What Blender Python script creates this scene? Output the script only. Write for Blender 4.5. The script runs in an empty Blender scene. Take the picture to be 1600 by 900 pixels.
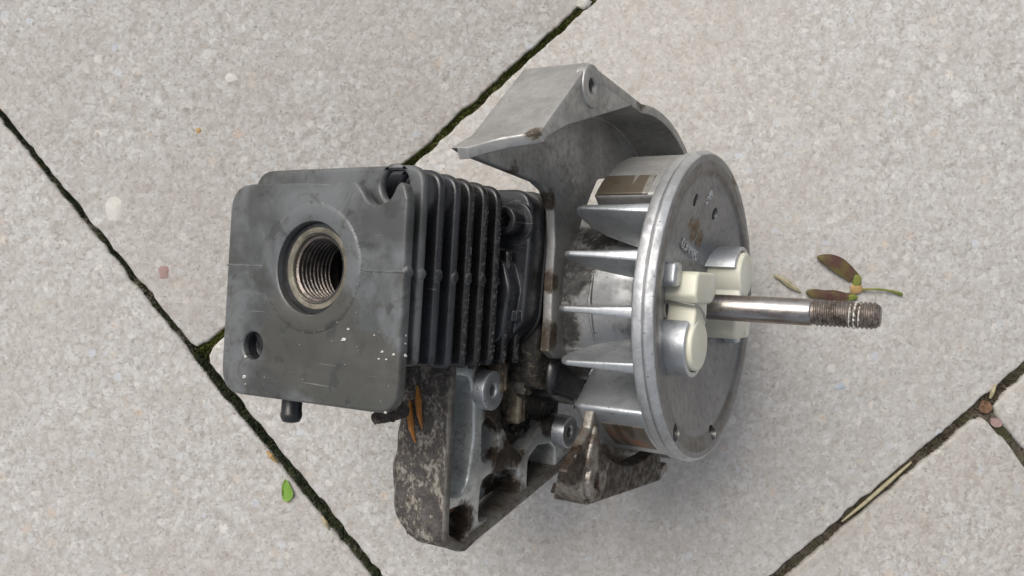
import bpy, bmesh, math, random
from mathutils import Vector, Matrix, noise
from mathutils.geometry import tessellate_polygon
random.seed(7)
S = 0.001                                   # all shapes below are written in millimetres
scene = bpy.context.scene
COL = scene.collection

# ------------------------------------------------------------------ camera, sky, sun, exposure
cam_d = bpy.data.cameras.new('camera')
cam = bpy.data.objects.new('camera', cam_d)
COL.objects.link(cam)
cam.location = (0, 0, 0.350)
cam_d.sensor_fit = 'HORIZONTAL'
cam_d.sensor_width = 36.0
cam_d.lens = 36.0 * 1300 / 1600
cam_d.clip_start = 0.01
cam_d.clip_end = 100
scene.camera = cam

SUN_EL, SUN_AZ = math.radians(52), math.radians(128)      # azimuth counter-clockwise from +X: upper left of the picture
world = bpy.data.worlds.new('World')
scene.world = world
world.use_nodes = True
wn, wl = world.node_tree.nodes, world.node_tree.links
wn.clear()
sky = wn.new('ShaderNodeTexSky')
sky.sky_type = 'NISHITA'
sky.sun_disc = False
sky.sun_elevation = SUN_EL
sky.sun_rotation = math.pi / 2 - SUN_AZ
sky.air_density = 1.0
sky.dust_density = 4.0
sky.ozone_density = 1.0
hs = wn.new('ShaderNodeHueSaturation')
hs.inputs['Saturation'].default_value = 0.35               # overcast: the cloud greys the sky
bg = wn.new('ShaderNodeBackground')
bg.inputs['Strength'].default_value = 0.10
wo = wn.new('ShaderNodeOutputWorld')
wl.new(sky.outputs[0], hs.inputs['Color'])
wl.new(hs.outputs[0], bg.inputs['Color'])
wl.new(bg.outputs[0], wo.inputs['Surface'])

sun_d = bpy.data.lights.new('sun', 'SUN')
sun_d.energy = 1.3
sun_d.angle = math.radians(34)
sun_d.color = (1.0, 0.968, 0.9)
sun = bpy.data.objects.new('sun', sun_d)
COL.objects.link(sun)
sd = Vector((math.cos(SUN_EL) * math.cos(SUN_AZ), math.cos(SUN_EL) * math.sin(SUN_AZ), math.sin(SUN_EL)))
sun.rotation_euler = sd.to_track_quat('Z', 'Y').to_euler()
sun.location = (-0.5, 0.6, 1.0)

vs = scene.view_settings
vs.view_transform = 'Standard'
vs.look = 'None'
vs.gamma = 1.0
vs.use_curve_mapping = False
vs.exposure = 0.47

# ------------------------------------------------------------------ mesh helpers
def mapper(axis):
    if axis == 'X': return lambda a, b, h: (h, a, b)
    if axis == 'Y': return lambda a, b, h: (b, h, a)
    return lambda a, b, h: (a, b, h)

def area2(p):
    return sum(p[i][0] * p[(i + 1) % len(p)][1] - p[(i + 1) % len(p)][0] * p[i][1] for i in range(len(p)))

def ccw(p, pos=True):
    return list(p) if (area2(p) > 0) == pos else list(reversed(p))

def offset(p, d):
    n, out = len(p), []
    for i in range(n):
        a, b, c = Vector(p[i - 1]), Vector(p[i]), Vector(p[(i + 1) % n])
        e1, e2 = (b - a), (c - b)
        if e1.length < 1e-9 or e2.length < 1e-9:
            out.append(tuple(b)); continue
        e1.normalize(); e2.normalize()
        n1, n2 = Vector((-e1.y, e1.x)), Vector((-e2.y, e2.x))
        m = n1 + n2
        k = max(m.dot(m), 0.35)
        out.append(tuple(b + m * (2 * d / k)))
    return out

def rpoly(pts, n=5):
    """corner list (x, y, radius) to a polygon with rounded corners"""
    out, N = [], len(pts)
    for i in range(N):
        p = Vector(pts[i][:2]); r = pts[i][2] if len(pts[i]) > 2 else 0
        a = Vector(pts[i - 1][:2]) - p; b = Vector(pts[(i + 1) % N][:2]) - p
        la, lb = a.length, b.length
        if r <= 0 or la < 1e-6 or lb < 1e-6:
            out.append(tuple(p)); continue
        a /= la; b /= lb
        ang = a.angle(b)
        t = min(r / math.tan(ang / 2), la * .48, lb * .48)
        q0, q1 = p + a * t, p + b * t
        for k in range(n + 1):
            s = k / n
            out.append(tuple(q0 * (1 - s) ** 2 + p * (2 * s * (1 - s)) + q1 * s * s))
    return out

def circ(cx, cy, r, n=28, a0=0, a1=360, end=False):
    m = n + 1 if end else n
    return [(cx + r * math.cos(math.radians(a0 + (a1 - a0) * k / n)), cy + r * math.sin(math.radians(a0 + (a1 - a0) * k / n))) for k in range(m)]

class G:
    def __init__(self): self.bm = bmesh.new()
    def ring(self, pts): return [self.bm.verts.new(Vector(p) * S) for p in pts]
    def face(self, vs):
        try: return self.bm.faces.new(vs)
        except ValueError: return None
    def bridge(self, r0, r1, closed=True):
        n = len(r0)
        for i in range(n if closed else n - 1):
            j = (i + 1) % n
            self.face((r0[i], r0[j], r1[j], r1[i]))
    def cap(self, loops2d, rings):
        flat = [v for r in rings for v in r]
        if len(loops2d) == 1 and len(loops2d[0]) <= 4:
            self.face(rings[0]); return
        tris = tessellate_polygon([[Vector((x, y, 0)) for x, y in l] for l in loops2d])
        for t in tris:
            if len({flat[k] for k in t}) == 3: self.face([flat[k] for k in t])
    def prism(self, outline, h0, h1, axis='Z', holes=(), bev=0.5, seg=3, bot=True, hf=None, bev0=None):
        """plate with rounded rims; hf(a, b, h) may bend the height"""
        m = mapper(axis)
        if hf:
            m0 = m
            m = lambda a, b, h: m0(*hf(a, b, h))
        loops = [ccw(outline)] + [ccw(h, False) for h in holes]
        b1 = bev; b0 = bev if bev0 is None else bev0
        steps = []
        for k in range(seg + 1):
            t = math.pi / 2 * k / seg
            steps.append((b0 * (1 - math.sin(t)), h0 + b0 * (1 - math.cos(t))))
        for k in range(seg + 1):
            t = math.pi / 2 * k / seg
            steps.append((b1 * (1 - math.cos(t)), h1 - b1 * (1 - math.sin(t))))
        first, last, f2, l2 = [], [], [], []
        for lp in loops:
            prev = None
            for d, h in steps:
                o = offset(lp, d) if d > 1e-9 else lp
                r = self.ring([m(a, b, h) for a, b in o])
                if prev: self.bridge(prev, r)
                else: first.append(r); f2.append(o)
                prev = r
            last.append(prev); l2.append(o)
        self.cap(l2, last)
        if bot: self.cap(f2, first)
        return self
    def lathe(self, prof, axis='X', c=(0, 0), n=48, a0=0, a1=360, c_end=None):
        """prof: list of (height, radius)"""
        m = mapper(axis); full = abs(a1 - a0) >= 360
        rings = []
        for h, r in prof:
            pts = circ(c[0], c[1], max(r, 0.001), n, a0, a1, not full)
            rings.append(self.ring([m(a, b, h) for a, b in pts]))
        for r0, r1 in zip(rings, rings[1:]): self.bridge(r0, r1, full)
        return rings
    def disc(self, h, r, axis='X', c=(0, 0), n=48):
        m = mapper(axis)
        self.face(self.ring([m(a, b, h) for a, b in circ(c[0], c[1], r, n)]))
    def tube(self, path, rad, n=8, cap=True):
        pts = [Vector(p) for p in path]
        rads = rad if isinstance(rad, (list, tuple)) else [rad] * len(pts)
        prev = None; ref = None
        for i, p in enumerate(pts):
            t = (pts[min(i + 1, len(pts) - 1)] - pts[max(i - 1, 0)]).normalized()
            if ref is None: ref = t.orthogonal().normalized()
            ref = (ref - t * ref.dot(t)).normalized()
            b = t.cross(ref)
            r = self.ring([p + (ref * math.cos(2 * math.pi * k / n) + b * math.sin(2 * math.pi * k / n)) * rads[i] for k in range(n)])
            if prev: self.bridge(prev, r)
            elif cap: self.face(r)
            prev = r
        if cap: self.face(prev)
        return self
    def blob(self, c, rx, ry, rz, n=2, rough=0.0, seed=0.0):
        res = bmesh.ops.create_icosphere(self.bm, subdivisions=n, radius=1.0)
        for v in res['verts']:
            d = v.co.copy()
            k = 1 + rough * noise.noise(d * 1.7 + Vector((seed, seed * 1.3, 0)))
            v.co = Vector((c[0] + d.x * rx * k, c[1] + d.y * ry * k, c[2] + d.z * rz * k)) * S
        return self
    def box(self, a, b, bev=0.6):
        return self.prism([(a[0], a[1]), (b[0], a[1]), (b[0], b[1]), (a[0], b[1])], a[2], b[2], 'Z', bev=bev)
    def roughen(self, amp, scale, cuts=0, seed=0):
        bm = self.bm
        for v in bm.verts:
            p = v.co * (1000 / scale) + Vector((seed, seed, seed))
            v.co += Vector((noise.noise(p), noise.noise(p + Vector((31, 0, 0))), noise.noise(p + Vector((0, 47, 0))))) * amp * S
        return self
    def build(self, name, mat, parent=None, smooth=True, sharp=32, **props):
        bm = self.bm
        bmesh.ops.remove_doubles(bm, verts=bm.verts, dist=1e-6)
        bmesh.ops.recalc_face_normals(bm, faces=bm.faces)
        me = bpy.data.meshes.new(name)
        bm.to_mesh(me); bm.free()
        if smooth:
            me.polygons.foreach_set('use_smooth', [True] * len(me.polygons))
            me.set_sharp_from_angle(angle=math.radians(sharp))
        me.materials.append(mat)
        o = bpy.data.objects.new(name, me)
        COL.objects.link(o)
        if parent: o.parent = parent
        for k, v in props.items(): o[k] = v
        return o

# ------------------------------------------------------------------ materials
class NT:
    def __init__(self, name):
        self.mat = bpy.data.materials.new(name)
        self.mat.use_nodes = True
        self.t = self.mat.node_tree
        self.t.nodes.clear()
        self.out = self.t.nodes.new('ShaderNodeOutputMaterial')
        self.bsdf = self.t.nodes.new('ShaderNodeBsdfPrincipled')
        self.t.links.new(self.bsdf.outputs[0], self.out.inputs[0])
        self.co = self.t.nodes.new('ShaderNodeTexCoord').outputs['Object']
    def n(self, typ, **kw):
        nd = self.t.nodes.new(typ)
        for k, v in kw.items(): setattr(nd, k, v)
        return nd
    def set(self, sock, v):
        if isinstance(v, bpy.types.NodeSocket): self.t.links.new(v, sock)
        elif isinstance(v, (tuple, list)) and len(v) == 3 and sock.type == 'RGBA': sock.default_value = (*v, 1)
        else: sock.default_value = v
    def noise(self, scale, detail=4, rough=0.55, dist=0.0, co=None):
        nd = self.n('ShaderNodeTexNoise')
        self.set(nd.inputs['Vector'], co or self.co)
        nd.inputs['Scale'].default_value = scale; nd.inputs['Detail'].default_value = detail
        nd.inputs['Roughness'].default_value = rough; nd.inputs['Distortion'].default_value = dist
        return nd.outputs[0]
    def voro(self, scale, feature='F1', rand=1.0):
        nd = self.n('ShaderNodeTexVoronoi', feature=feature)
        self.set(nd.inputs['Vector'], self.co)
        nd.inputs['Scale'].default_value = scale; nd.inputs['Randomness'].default_value = rand
        return nd
    def step(self, v, lo, hi, a=0.0, b=1.0):
        nd = self.n('ShaderNodeMapRange', interpolation_type='SMOOTHSTEP')
        self.set(nd.inputs[0], v)
        for i, x in enumerate((lo, hi, a, b)): nd.inputs[i + 1].default_value = x
        return nd.outputs[0]
    def mix(self, f, a, b, mode='MIX'):
        nd = self.n('ShaderNodeMix', data_type='RGBA', blend_type=mode)
        self.set(nd.inputs[0], f); self.set(nd.inputs[6], a); self.set(nd.inputs[7], b)
        return nd.outputs[2]
    def m(self, op, a, b=0.0, c=None, clamp=False):
        nd = self.n('ShaderNodeMath', operation=op, use_clamp=clamp)
        self.set(nd.inputs[0], a); self.set(nd.inputs[1], b)
        if c is not None: self.set(nd.inputs[2], c)
        return nd.outputs[0]
    def dist(self, p):
        nd = self.n('ShaderNodeVectorMath', operation='DISTANCE')
        self.set(nd.inputs[0], self.co); nd.inputs[1].default_value = [x * S for x in p]
        return nd.outputs['Value']
    def near(self, spots):
        """1 near any of the spots (x, y, z, radius), ragged by noise"""
        acc = None
        for x, y, z, r in spots:
            k = self.step(self.dist((x, y, z)), r * S * 0.35, r * S, 1.0, 0.0)
            acc = k if acc is None else self.m('MAXIMUM', acc, k)
        return acc
    def edge(self, radius):
        b = self.n('ShaderNodeBevel', samples=4)
        b.inputs['Radius'].default_value = radius * S
        g = self.n('ShaderNodeNewGeometry')
        d = self.n('ShaderNodeVectorMath', operation='DOT_PRODUCT')
        self.set(d.inputs[0], b.outputs[0]); self.set(d.inputs[1], g.outputs['Normal'])
        return self.m('SUBTRACT', 1.0, d.outputs['Value'], clamp=True)
    def finish(self, base, rough, metal=0.0, height=None, strength=0.3, dist=0.3, spec=0.5, bevel=None, **kw):
        b = self.bsdf.inputs
        self.set(b['Base Color'], base); self.set(b['Roughness'], rough); self.set(b['Metallic'], metal)
        b['Specular IOR Level'].default_value = spec
        nrm = None
        if bevel:
            bv = self.n('ShaderNodeBevel', samples=4); bv.inputs['Radius'].default_value = bevel * S
            nrm = bv.outputs[0]
        if height is not None:
            bp = self.n('ShaderNodeBump'); bp.inputs['Strength'].default_value = strength
            bp.inputs['Distance'].default_value = dist * S
            self.set(bp.inputs['Height'], height)
            if nrm: self.set(bp.inputs['Normal'], nrm)
            nrm = bp.outputs[0]
        if nrm: self.set(b['Normal'], nrm)
        for k, v in kw.items(): self.set(b[k.replace('_', ' ')], v)
        return self.mat

def metal_mat(name, dark, light, rough=(0.38, 0.6), metal=0.85, grain=0.25, grime=None, amount=0.5, spots=None,
              grime_shade_col=(0.020, 0.013, 0.008), brown=(0.07, 0.035, 0.012), edge=0.0, pits=True, ring=None, gco=None):
    t = NT(name)
    n1 = t.noise(70, 6, .62); n2 = t.noise(420, 5, .6); n3 = t.noise(1500, 3, .6)
    col = t.mix(t.step(n1, .35, .66), dark, light)
    col = t.mix(t.step(n2, .45, .75, 0, .45), col, tuple(c * .62 for c in dark))
    ro = t.step(n2, .3, .7, rough[0], rough[1])
    me = metal
    if ring:                                   # dried dirt left in a ring round the wheel axis
        mp = t.n('ShaderNodeMapping'); t.set(mp.inputs[0], t.co); mp.inputs['Scale'].default_value = (0, 1, 1)
        ln = t.n('ShaderNodeVectorMath', operation='LENGTH'); t.set(ln.inputs[0], mp.outputs[0])
        a = t.m('MULTIPLY', t.step(ln.outputs['Value'], (ring[0] - 1) * S, ring[0] * S), t.step(ln.outputs['Value'], ring[1] * S, (ring[1] + .8) * S, 1, 0))
        col = t.mix(t.m('MULTIPLY', a, t.step(n1, .35, .62, .15, .75)), col, ring[2])
    if pits:
        p = t.step(t.noise(900, 2, .5), .70, .76, 0, .8)
        col = t.mix(p, col, (.03, .027, .024))
    if edge:
        e = t.m('MULTIPLY', t.step(t.edge(0.9), .015, .12), t.step(n2, .3, .6, .25, 1))
        col = t.mix(t.m('MULTIPLY', e, edge), col, tuple(min(.85, c * 1.35) for c in light))
        ro = t.mix(e, ro, (rough[0] * .8,) * 3) if False else ro
    if grime is not None or spots:
        gc_ = None
        if gco:
            mg = t.n('ShaderNodeMapping'); t.set(mg.inputs[0], t.co); mg.inputs['Scale'].default_value = gco; gc_ = mg.outputs[0]
        g = t.m('ADD', t.m('MULTIPLY', t.noise(110, 8, .72, .6, gc_), .62), t.m('MULTIPLY', t.noise(520, 5, .7, 0, gc_), .38))
        if spots:
            k = t.near(spots)
            thr = t.m('SUBTRACT', t.m('ADD', g, t.m('MULTIPLY', k, .26)), amount)
        else:
            thr = t.m('SUBTRACT', g, amount)
        mk = t.step(thr, 0.0, .10)
        fringe = t.step(thr, -.10, .05, 0, .75)
        col = t.mix(fringe, col, brown)
        gc = t.mix(t.step(t.noise(300, 5, .7), .42, .7), grime_shade_col, tuple(c * 2.6 for c in grime_shade_col))
        col = t.mix(mk, col, gc)
        ro2 = t.n('ShaderNodeMix', data_type='FLOAT')
        t.set(ro2.inputs[0], mk); t.set(ro2.inputs[2], ro); t.set(ro2.inputs[3], t.step(n2, .35, .65, .28, .75))
        ro = ro2.outputs[0]
        me = t.m('MULTIPLY', t.m('SUBTRACT', 1.0, t.m('MAXIMUM', mk, fringe)), metal)
        h = t.m('ADD', t.m('MULTIPLY', n2, .5), t.m('ADD', t.m('MULTIPLY', n3, .3), t.m('MULTIPLY', mk, t.m('MULTIPLY', t.noise(700, 4, .7), 1.6))))
    else:
        h = t.m('ADD', t.m('MULTIPLY', n2, .6), t.m('MULTIPLY', n3, .4))
    return t.finish(col, ro, me, h, grain, .35, bevel=.35)

M = {}
def make_materials():
    # --- black coated cylinder
    def black(name, base, film, amount, grime_lo, spots=None, gl=(.30, .5), chips=.75):
        t = NT(name)
        n1 = t.noise(38, 6, .6, .5); n2 = t.noise(260, 5, .65); n3 = t.noise(1400, 3, .6)
        col = t.mix(t.step(n1, .38, .60), base, film)
        if spots:
            oil = t.m('ADD', t.near(spots), t.m('MULTIPLY', t.m('SUBTRACT', t.noise(60, 7, .7, .8), .5), 1.6))
            col = t.mix(t.step(oil, .30, .62, 0, .8), col, (.056, .054, .045))
        col = t.mix(t.step(t.noise(85, 7, .7, 1.2), .50, .68, 0, .65), col, tuple(c * k for c, k in zip(base, (.80, .72, .55))))
        col = t.mix(t.step(t.noise(120, 3, .6), .62, .66, 0, .5), col, tuple(c * .45 for c in base))
        for ang_, sd_ in ((.5, 11.0), (-1.0, 3.0)):          # fine scratches
            ms = t.n('ShaderNodeMapping'); t.set(ms.inputs[0], t.co); ms.inputs['Rotation'].default_value = (0, 0, ang_); ms.inputs['Scale'].default_value = (55, 1500, 55); ms.inputs['Location'].default_value = (sd_, sd_, 0)
            sc = t.m('MULTIPLY', t.step(t.noise(1, 2, .5, co=ms.outputs[0]), .70, .74), t.step(t.noise(70, 3, .6), .5, .62, 0, .55))
            col = t.mix(sc, col, (.21, .21, .21))
        # dry grit crust in ragged flecks
        cr = t.m('MULTIPLY', t.step(t.noise(1300, 3, .7), .60, .70), t.step(t.noise(150, 5, .7), grime_lo, grime_lo + .12))
        col = t.mix(t.m('MULTIPLY', cr, .55), col, (.20, .19, .17))
        # bright rubbed edges
        e = t.m('MULTIPLY', t.step(t.edge(.8), .02, .16), t.step(n2, .34, .62, .1, 1))
        col = t.mix(t.m('MULTIPLY', e, chips), col, (.24, .24, .245))
        ro = t.step(n2, .3, .72, gl[0], gl[1])
        h = t.m('ADD', t.m('MULTIPLY', n2, .45), t.m('ADD', t.m('MULTIPLY', n3, .25), t.m('MULTIPLY', cr, .8)))
        return t.finish(col, ro, .0, h, .22, .35, spec=.55, bevel=.4)
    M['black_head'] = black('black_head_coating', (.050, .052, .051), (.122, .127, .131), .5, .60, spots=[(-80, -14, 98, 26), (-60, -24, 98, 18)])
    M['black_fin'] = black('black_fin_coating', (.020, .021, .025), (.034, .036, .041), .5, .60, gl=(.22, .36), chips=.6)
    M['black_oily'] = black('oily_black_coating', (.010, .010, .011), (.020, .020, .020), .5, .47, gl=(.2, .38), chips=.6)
    M['rubber'] = black('black_screw_steel', (.014, .014, .016), (.022, .022, .025), .5, .7, gl=(.25, .4), chips=.4)
    # --- aluminium castings
    M['alu'] = metal_mat('cast_aluminium', (.47, .485, .50), (.62, .635, .65), (.34, .50), .84, .28, edge=.6)
    M['alu_rim'] = metal_mat('bright_rim_aluminium', (.44, .445, .45), (.60, .605, .61), (.38, .58), .75, .6, grime=True, amount=.62, grime_shade_col=(.22, .20, .18), brown=(.30, .28, .26))
    M['alu_face'] = metal_mat('flywheel_face_aluminium', (.215, .22, .23), (.27, .275, .285), (.34, .46), .8, .12, edge=.7, ring=(42.6, 46.6, (.10, .085, .07)),
                              spots=[(-6, 25, 3, 6), (-7, 22, -4, 5), (-6, 27, 9, 4), (0, 46, -20, 6), (0, 44, -34, 7)], amount=.655, grime_shade_col=(.09, .055, .025), brown=(.12, .085, .05))
    M['alu_house'] = metal_mat('dull_housing_aluminium', (.33, .325, .31), (.47, .46, .445), (.42, .62), .68, .30, edge=.6,
                               spots=[(-24, 43, 79, 4), (-42, 36, 60, 5), (-42, 30, 38, 6), (-42, 5, 33, 6), (-42, -12, 33, 8), (-22, 66, 14, 6)], amount=.66, grime_shade_col=(.05, .038, .026), brown=(.12, .09, .06))
    M['alu_lug'] = metal_mat('grimy_lug_aluminium', (.20, .19, .17), (.36, .34, .31), (.30, .5), .7, .35, edge=.5,
                             spots=[(-22, -48, 48, 10), (-22, -46, 28, 9), (-22, -60, 20, 12), (-22, -58, -10, 16), (-30, -60, 30, 12), (-22, -55, 0, 14), (-22, -52, 14, 10)], amount=.54)
    M['alu_bracket'] = metal_mat('oily_bracket_aluminium', (.44, .46, .45), (.60, .62, .60), (.26, .42), .6, .3, edge=.7,
                                 spots=[(-56, -36, 38, 12), (-56, -50, 26, 11), (-54, -26, 48, 7), (-58, -70, 55, 10), (-56, -55, 33, 8), (-60, -66, 24, 10), (-62, -64, 4, 9), (-55, -44, 2, 9), (-56, -30, 40, 12), (-58, -66, 40, 8)], amount=.60)
    M['crust'] = metal_mat('crusted_bracket_edge', (.34, .325, .29), (.52, .49, .43), (.38, .7), .5, .9, edge=.3, grime=True, amount=.455, gco=(1.7, 1.15, 1.7),
                           grime_shade_col=(.040, .035, .034), brown=(.13, .10, .075))
    M['crank'] = metal_mat('sooty_crankcase', (.22, .20, .16), (.34, .31, .25), (.35, .6), .5, .6, grime=True, amount=.40,
                           grime_shade_col=(.014, .012, .010), brown=(.05, .032, .017))
    M['crank_tan'] = metal_mat('tan_grimy_casting', (.17, .15, .11), (.30, .27, .21), (.35, .6), .4, .6, grime=True, amount=.46, grime_shade_col=(.018, .014, .010), brown=(.07, .045, .02))
    M['rim_front'] = metal_mat('worn_dark_rim', (.13, .125, .11), (.24, .23, .21), (.35, .6), .5, .5, grime=True, amount=.52, edge=.6, grime_shade_col=(.035, .030, .025), brown=(.07, .05, .035))
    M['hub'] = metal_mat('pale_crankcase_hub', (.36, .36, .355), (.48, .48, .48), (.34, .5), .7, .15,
                         spots=[(-40, 10, 26, 14), (-42, -8, 25, 12), (-38, -24, 12, 10), (-32, 23, 15, 14), (-22, 24, 12, 12)], amount=.62, grime_shade_col=(.03, .028, .026), brown=(.14, .13, .11))  # last pair of spots paints shade on the upper hub; the rest is oil
    # --- steel shaft
    t = NT('bright_shaft_steel')
    sx = t.n('ShaderNodeMapping'); t.set(sx.inputs[0], t.co); sx.inputs['Scale'].default_value = (3, 1, 1)
    st = t.n('ShaderNodeMapping'); t.set(st.inputs[0], t.co); st.inputs['Scale'].default_value = (.15, 1, 1)
    sn = t.noise(260, 5, .6, co=st.outputs[0])
    col = t.mix(t.step(sn, .40, .66), (.42, .40, .385), (.24, .20, .17))
    col = t.mix(t.step(t.noise(800, 3, .6), .66, .72, 0, .8), col, (.05, .04, .035))
    M['shaft'] = t.finish(col, t.step(t.noise(300, 4, .6), .3, .7, .24, .42), 1.0, t.noise(900, 3, .6), .12, .2)
    t = NT('rusty_thread_steel')
    col = t.mix(t.step(t.noise(300, 5, .7), .40, .62), (.28, .24, .21), (.11, .085, .07))
    col = t.mix(t.step(t.noise(1600, 2, .6), .56, .68), col, (.38, .36, .33))
    M['thread'] = t.finish(col, .42, .8, t.noise(1200, 4, .7), .4, .3)
    t = NT('steel_wire')
    M['wire'] = t.finish((.42, .41, .39), .3, 1.0)
    # --- plug insert
    t = NT('tan_plug_seat')
    col = t.mix(t.step(t.noise(170, 6, .65), .38, .66), (.13, .118, .088), (.24, .215, .165))
    col = t.mix(t.step(t.noise(420, 4, .7), .60, .68, 0, .85), col, (.06, .055, .05))
    M['seat'] = t.finish(col, .5, .35, t.noise(500, 5, .7), .4, .3, bevel=.3)
    t = NT('worn_plug_thread')
    col = t.mix(t.step(t.noise(240, 6, .65), .40, .66), (.11, .10, .095), (.22, .185, .16))
    col = t.mix(t.step(t.noise(700, 4, .7), .60, .70, 0, .7), col, (.05, .045, .045))
    M['plug_thread'] = t.finish(col, .34, .75, t.noise(900, 4, .7), .5, .3)
    t = NT('dark_bore')
    M['bore'] = t.finish((.012, .013, .013), .5, 0.0)
    # --- nylon
    t = NT('ivory_nylon')
    col = t.mix(t.step(t.noise(60, 4, .5), .4, .65), (.70, .68, .55), (.76, .745, .64))
    st1 = t.m('MULTIPLY', t.near([(-7, 4, 22, 5), (2, 19, -24, 4.5), (4, -9, -23, 2.5), (-4, 3, 25, 3)]), t.step(t.noise(380, 5, .7), .40, .62))
    col = t.mix(st1, col, (.22, .14, .05))
    col = t.mix(t.step(t.noise(900, 3, .6), .72, .76, 0, .7), col, (.18, .14, .09))
    M['nylon'] = t.finish(col, t.step(t.noise(200, 3), .3, .7, .3, .45), 0.0, t.noise(500, 3), .05, .2, Subsurface_Weight=.25, Subsurface_Scale=.002, bevel=.5)
    M['nylon'].node_tree.nodes['Principled BSDF'].inputs['Subsurface Radius'].default_value = (1, .8, .5)
    # --- laminated steel pole
    t = NT('rusty_lamination')
    w = t.n('ShaderNodeMapping'); t.set(w.inputs[0], t.co); w.inputs['Scale'].default_value = (1, .15, .15)
    b = t.noise(420, 2, .4, co=w.outputs[0])
    col = t.mix(t.step(b, .47, .55), (.085, .066, .050), (.15, .125, .10))
    rr = t.m('MULTIPLY', t.near([(-17, -40, 28, 5), (-12, -43, 24, 4)]), t.step(t.noise(160, 5, .65), .42, .66))
    col = t.mix(rr, col, (.30, .095, .030))
    M['lamin'] = t.finish(col, .45, .45, b, .3, .25)
    t = NT('striped_pole_steel')
    w = t.n('ShaderNodeMapping'); t.set(w.inputs[0], t.co); w.inputs['Scale'].default_value = (1, .12, .12)
    b = t.noise(330, 1, .3, co=w.outputs[0])
    col = t.mix(t.step(b, .55, .60), (.15, .125, .092), (.31, .295, .265))
    col = t.mix(t.step(t.noise(260, 5, .7), .52, .66, 0, .7), col, (.11, .085, .045))
    M['pole'] = t.finish(col, .42, .5, b, .3, .25)
    # --- paving
    t = NT('pale_exposed_concrete')
    info = t.n('ShaderNodeObjectInfo')
    off = t.n('ShaderNodeVectorMath', operation='ADD')
    rv = t.n('ShaderNodeCombineXYZ')
    t.set(rv.inputs[0], t.m('MULTIPLY', info.outputs['Random'], 9.0)); t.set(rv.inputs[1], t.m('MULTIPLY', info.outputs['Random'], 5.0))
    t.set(off.inputs[0], t.co); t.set(off.inputs[1], rv.outputs[0])
    wob = t.n('ShaderNodeTexNoise'); t.set(wob.inputs['Vector'], off.outputs[0]); wob.inputs['Scale'].default_value = 260; wob.inputs['Detail'].default_value = 3
    wv = t.n('ShaderNodeVectorMath', operation='SCALE'); t.set(wv.inputs[0], wob.outputs['Color']); wv.inputs['Scale'].default_value = .0022
    of2 = t.n('ShaderNodeVectorMath', operation='ADD'); t.set(of2.inputs[0], off.outputs[0]); t.set(of2.inputs[1], wv.outputs[0])
    t.co = of2.outputs[0]
    def ramp(v, stops):
        r = t.n('ShaderNodeValToRGB'); t.set(r.inputs[0], v)
        els = r.color_ramp.elements
        while len(els) < len(stops): els.new(.5)
        for e, (p, c) in zip(els, stops): e.position = p; e.color = (*c, 1)
        return r.outputs[0]
    def sep(c, i):
        s = t.n('ShaderNodeSeparateColor'); t.set(s.inputs[0], c); return s.outputs[i]
    v1, v2, v3 = t.voro(310), t.voro(720), t.voro(190)
    c1 = ramp(sep(v1.outputs['Color'], 0), [(0, (.33, .305, .275)), (.25, (.42, .395, .365)), (.5, (.49, .47, .44)), (.75, (.47, .465, .46)), (.9, (.56, .545, .515)), (1, (.63, .615, .59))])
    c2 = ramp(sep(v2.outputs['Color'], 1), [(0, (.29, .265, .235)), (.35, (.44, .415, .385)), (.75, (.50, .49, .475)), (1, (.62, .60, .57))])
    col = t.mix(.58, c1, c2)
    col = t.mix(.08, col, (.485, .460, .428))
    rim = t.step(v1.outputs['Distance'], .48, .75, 0, .35)
    col = t.mix(rim, col, (.37, .335, .30))
    pick = t.step(sep(v3.outputs['Color'], 2), .80, .82)
    chip = t.m('MULTIPLY', pick, t.step(v3.outputs['Distance'], .36, .46, 1, 0))
    chipc = ramp(sep(v3.outputs['Color'], 0), [(0, (.62, .60, .57)), (.30, (.64, .61, .55)), (.42, (.50, .40, .33)), (.5, (.60, .53, .42)), (.62, (.47, .50, .55)), (.8, (.54, .56, .59)), (.9, (.33, .29, .26)), (1, (.66, .65, .62))])
    col = t.mix(t.m('MULTIPLY', chip, t.step(sep(v3.outputs['Color'], 1), .0, 1.0, .25, .85)), col, chipc)
    pit = t.m('MULTIPLY', t.step(t.noise(950, 5, .7), .58, .68), .5)
    col = t.mix(pit, col, (.19, .165, .14))
    col = t.mix(t.step(t.noise(22, 6, .65), .35, .7, 0, .40), col, (.40, .365, .325))
    col = t.mix(t.step(t.noise(45, 5, .65), .55, .78, 0, .30), col, (.36, .33, .295))
    col = t.mix(t.step(t.noise(7, 4, .6), .42, .68, 0, .30), col, (.42, .385, .345))
    br = t.n('ShaderNodeBrightContrast'); t.set(br.inputs[0], col); t.set(br.inputs[1], t.m('MULTIPLY', t.m('SUBTRACT', info.outputs['Random'], .5), .05)); col = br.outputs[0]
    h = t.m('ADD', t.m('MULTIPLY', v1.outputs['Distance'], -.5), t.m('ADD', t.m('MULTIPLY', t.noise(420, 5, .65), .9), t.m('MULTIPLY', pit, -1.2)))
    M['concrete'] = t.finish(col, .9, 0.0, h, .55, .7, spec=.3)
    t = NT('dark_joint_soil')
    col = t.mix(t.step(t.noise(400, 5, .7), .38, .66), (.065, .055, .042), (.165, .140, .108))
    col = t.mix(t.step(t.noise(90, 4, .6), .46, .62, 0, .75), col, (.050, .062, .020))
    M['soil'] = t.finish(col, .95, 0.0, t.noise(700, 5, .7), .8, 1.0, spec=.2)
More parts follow.
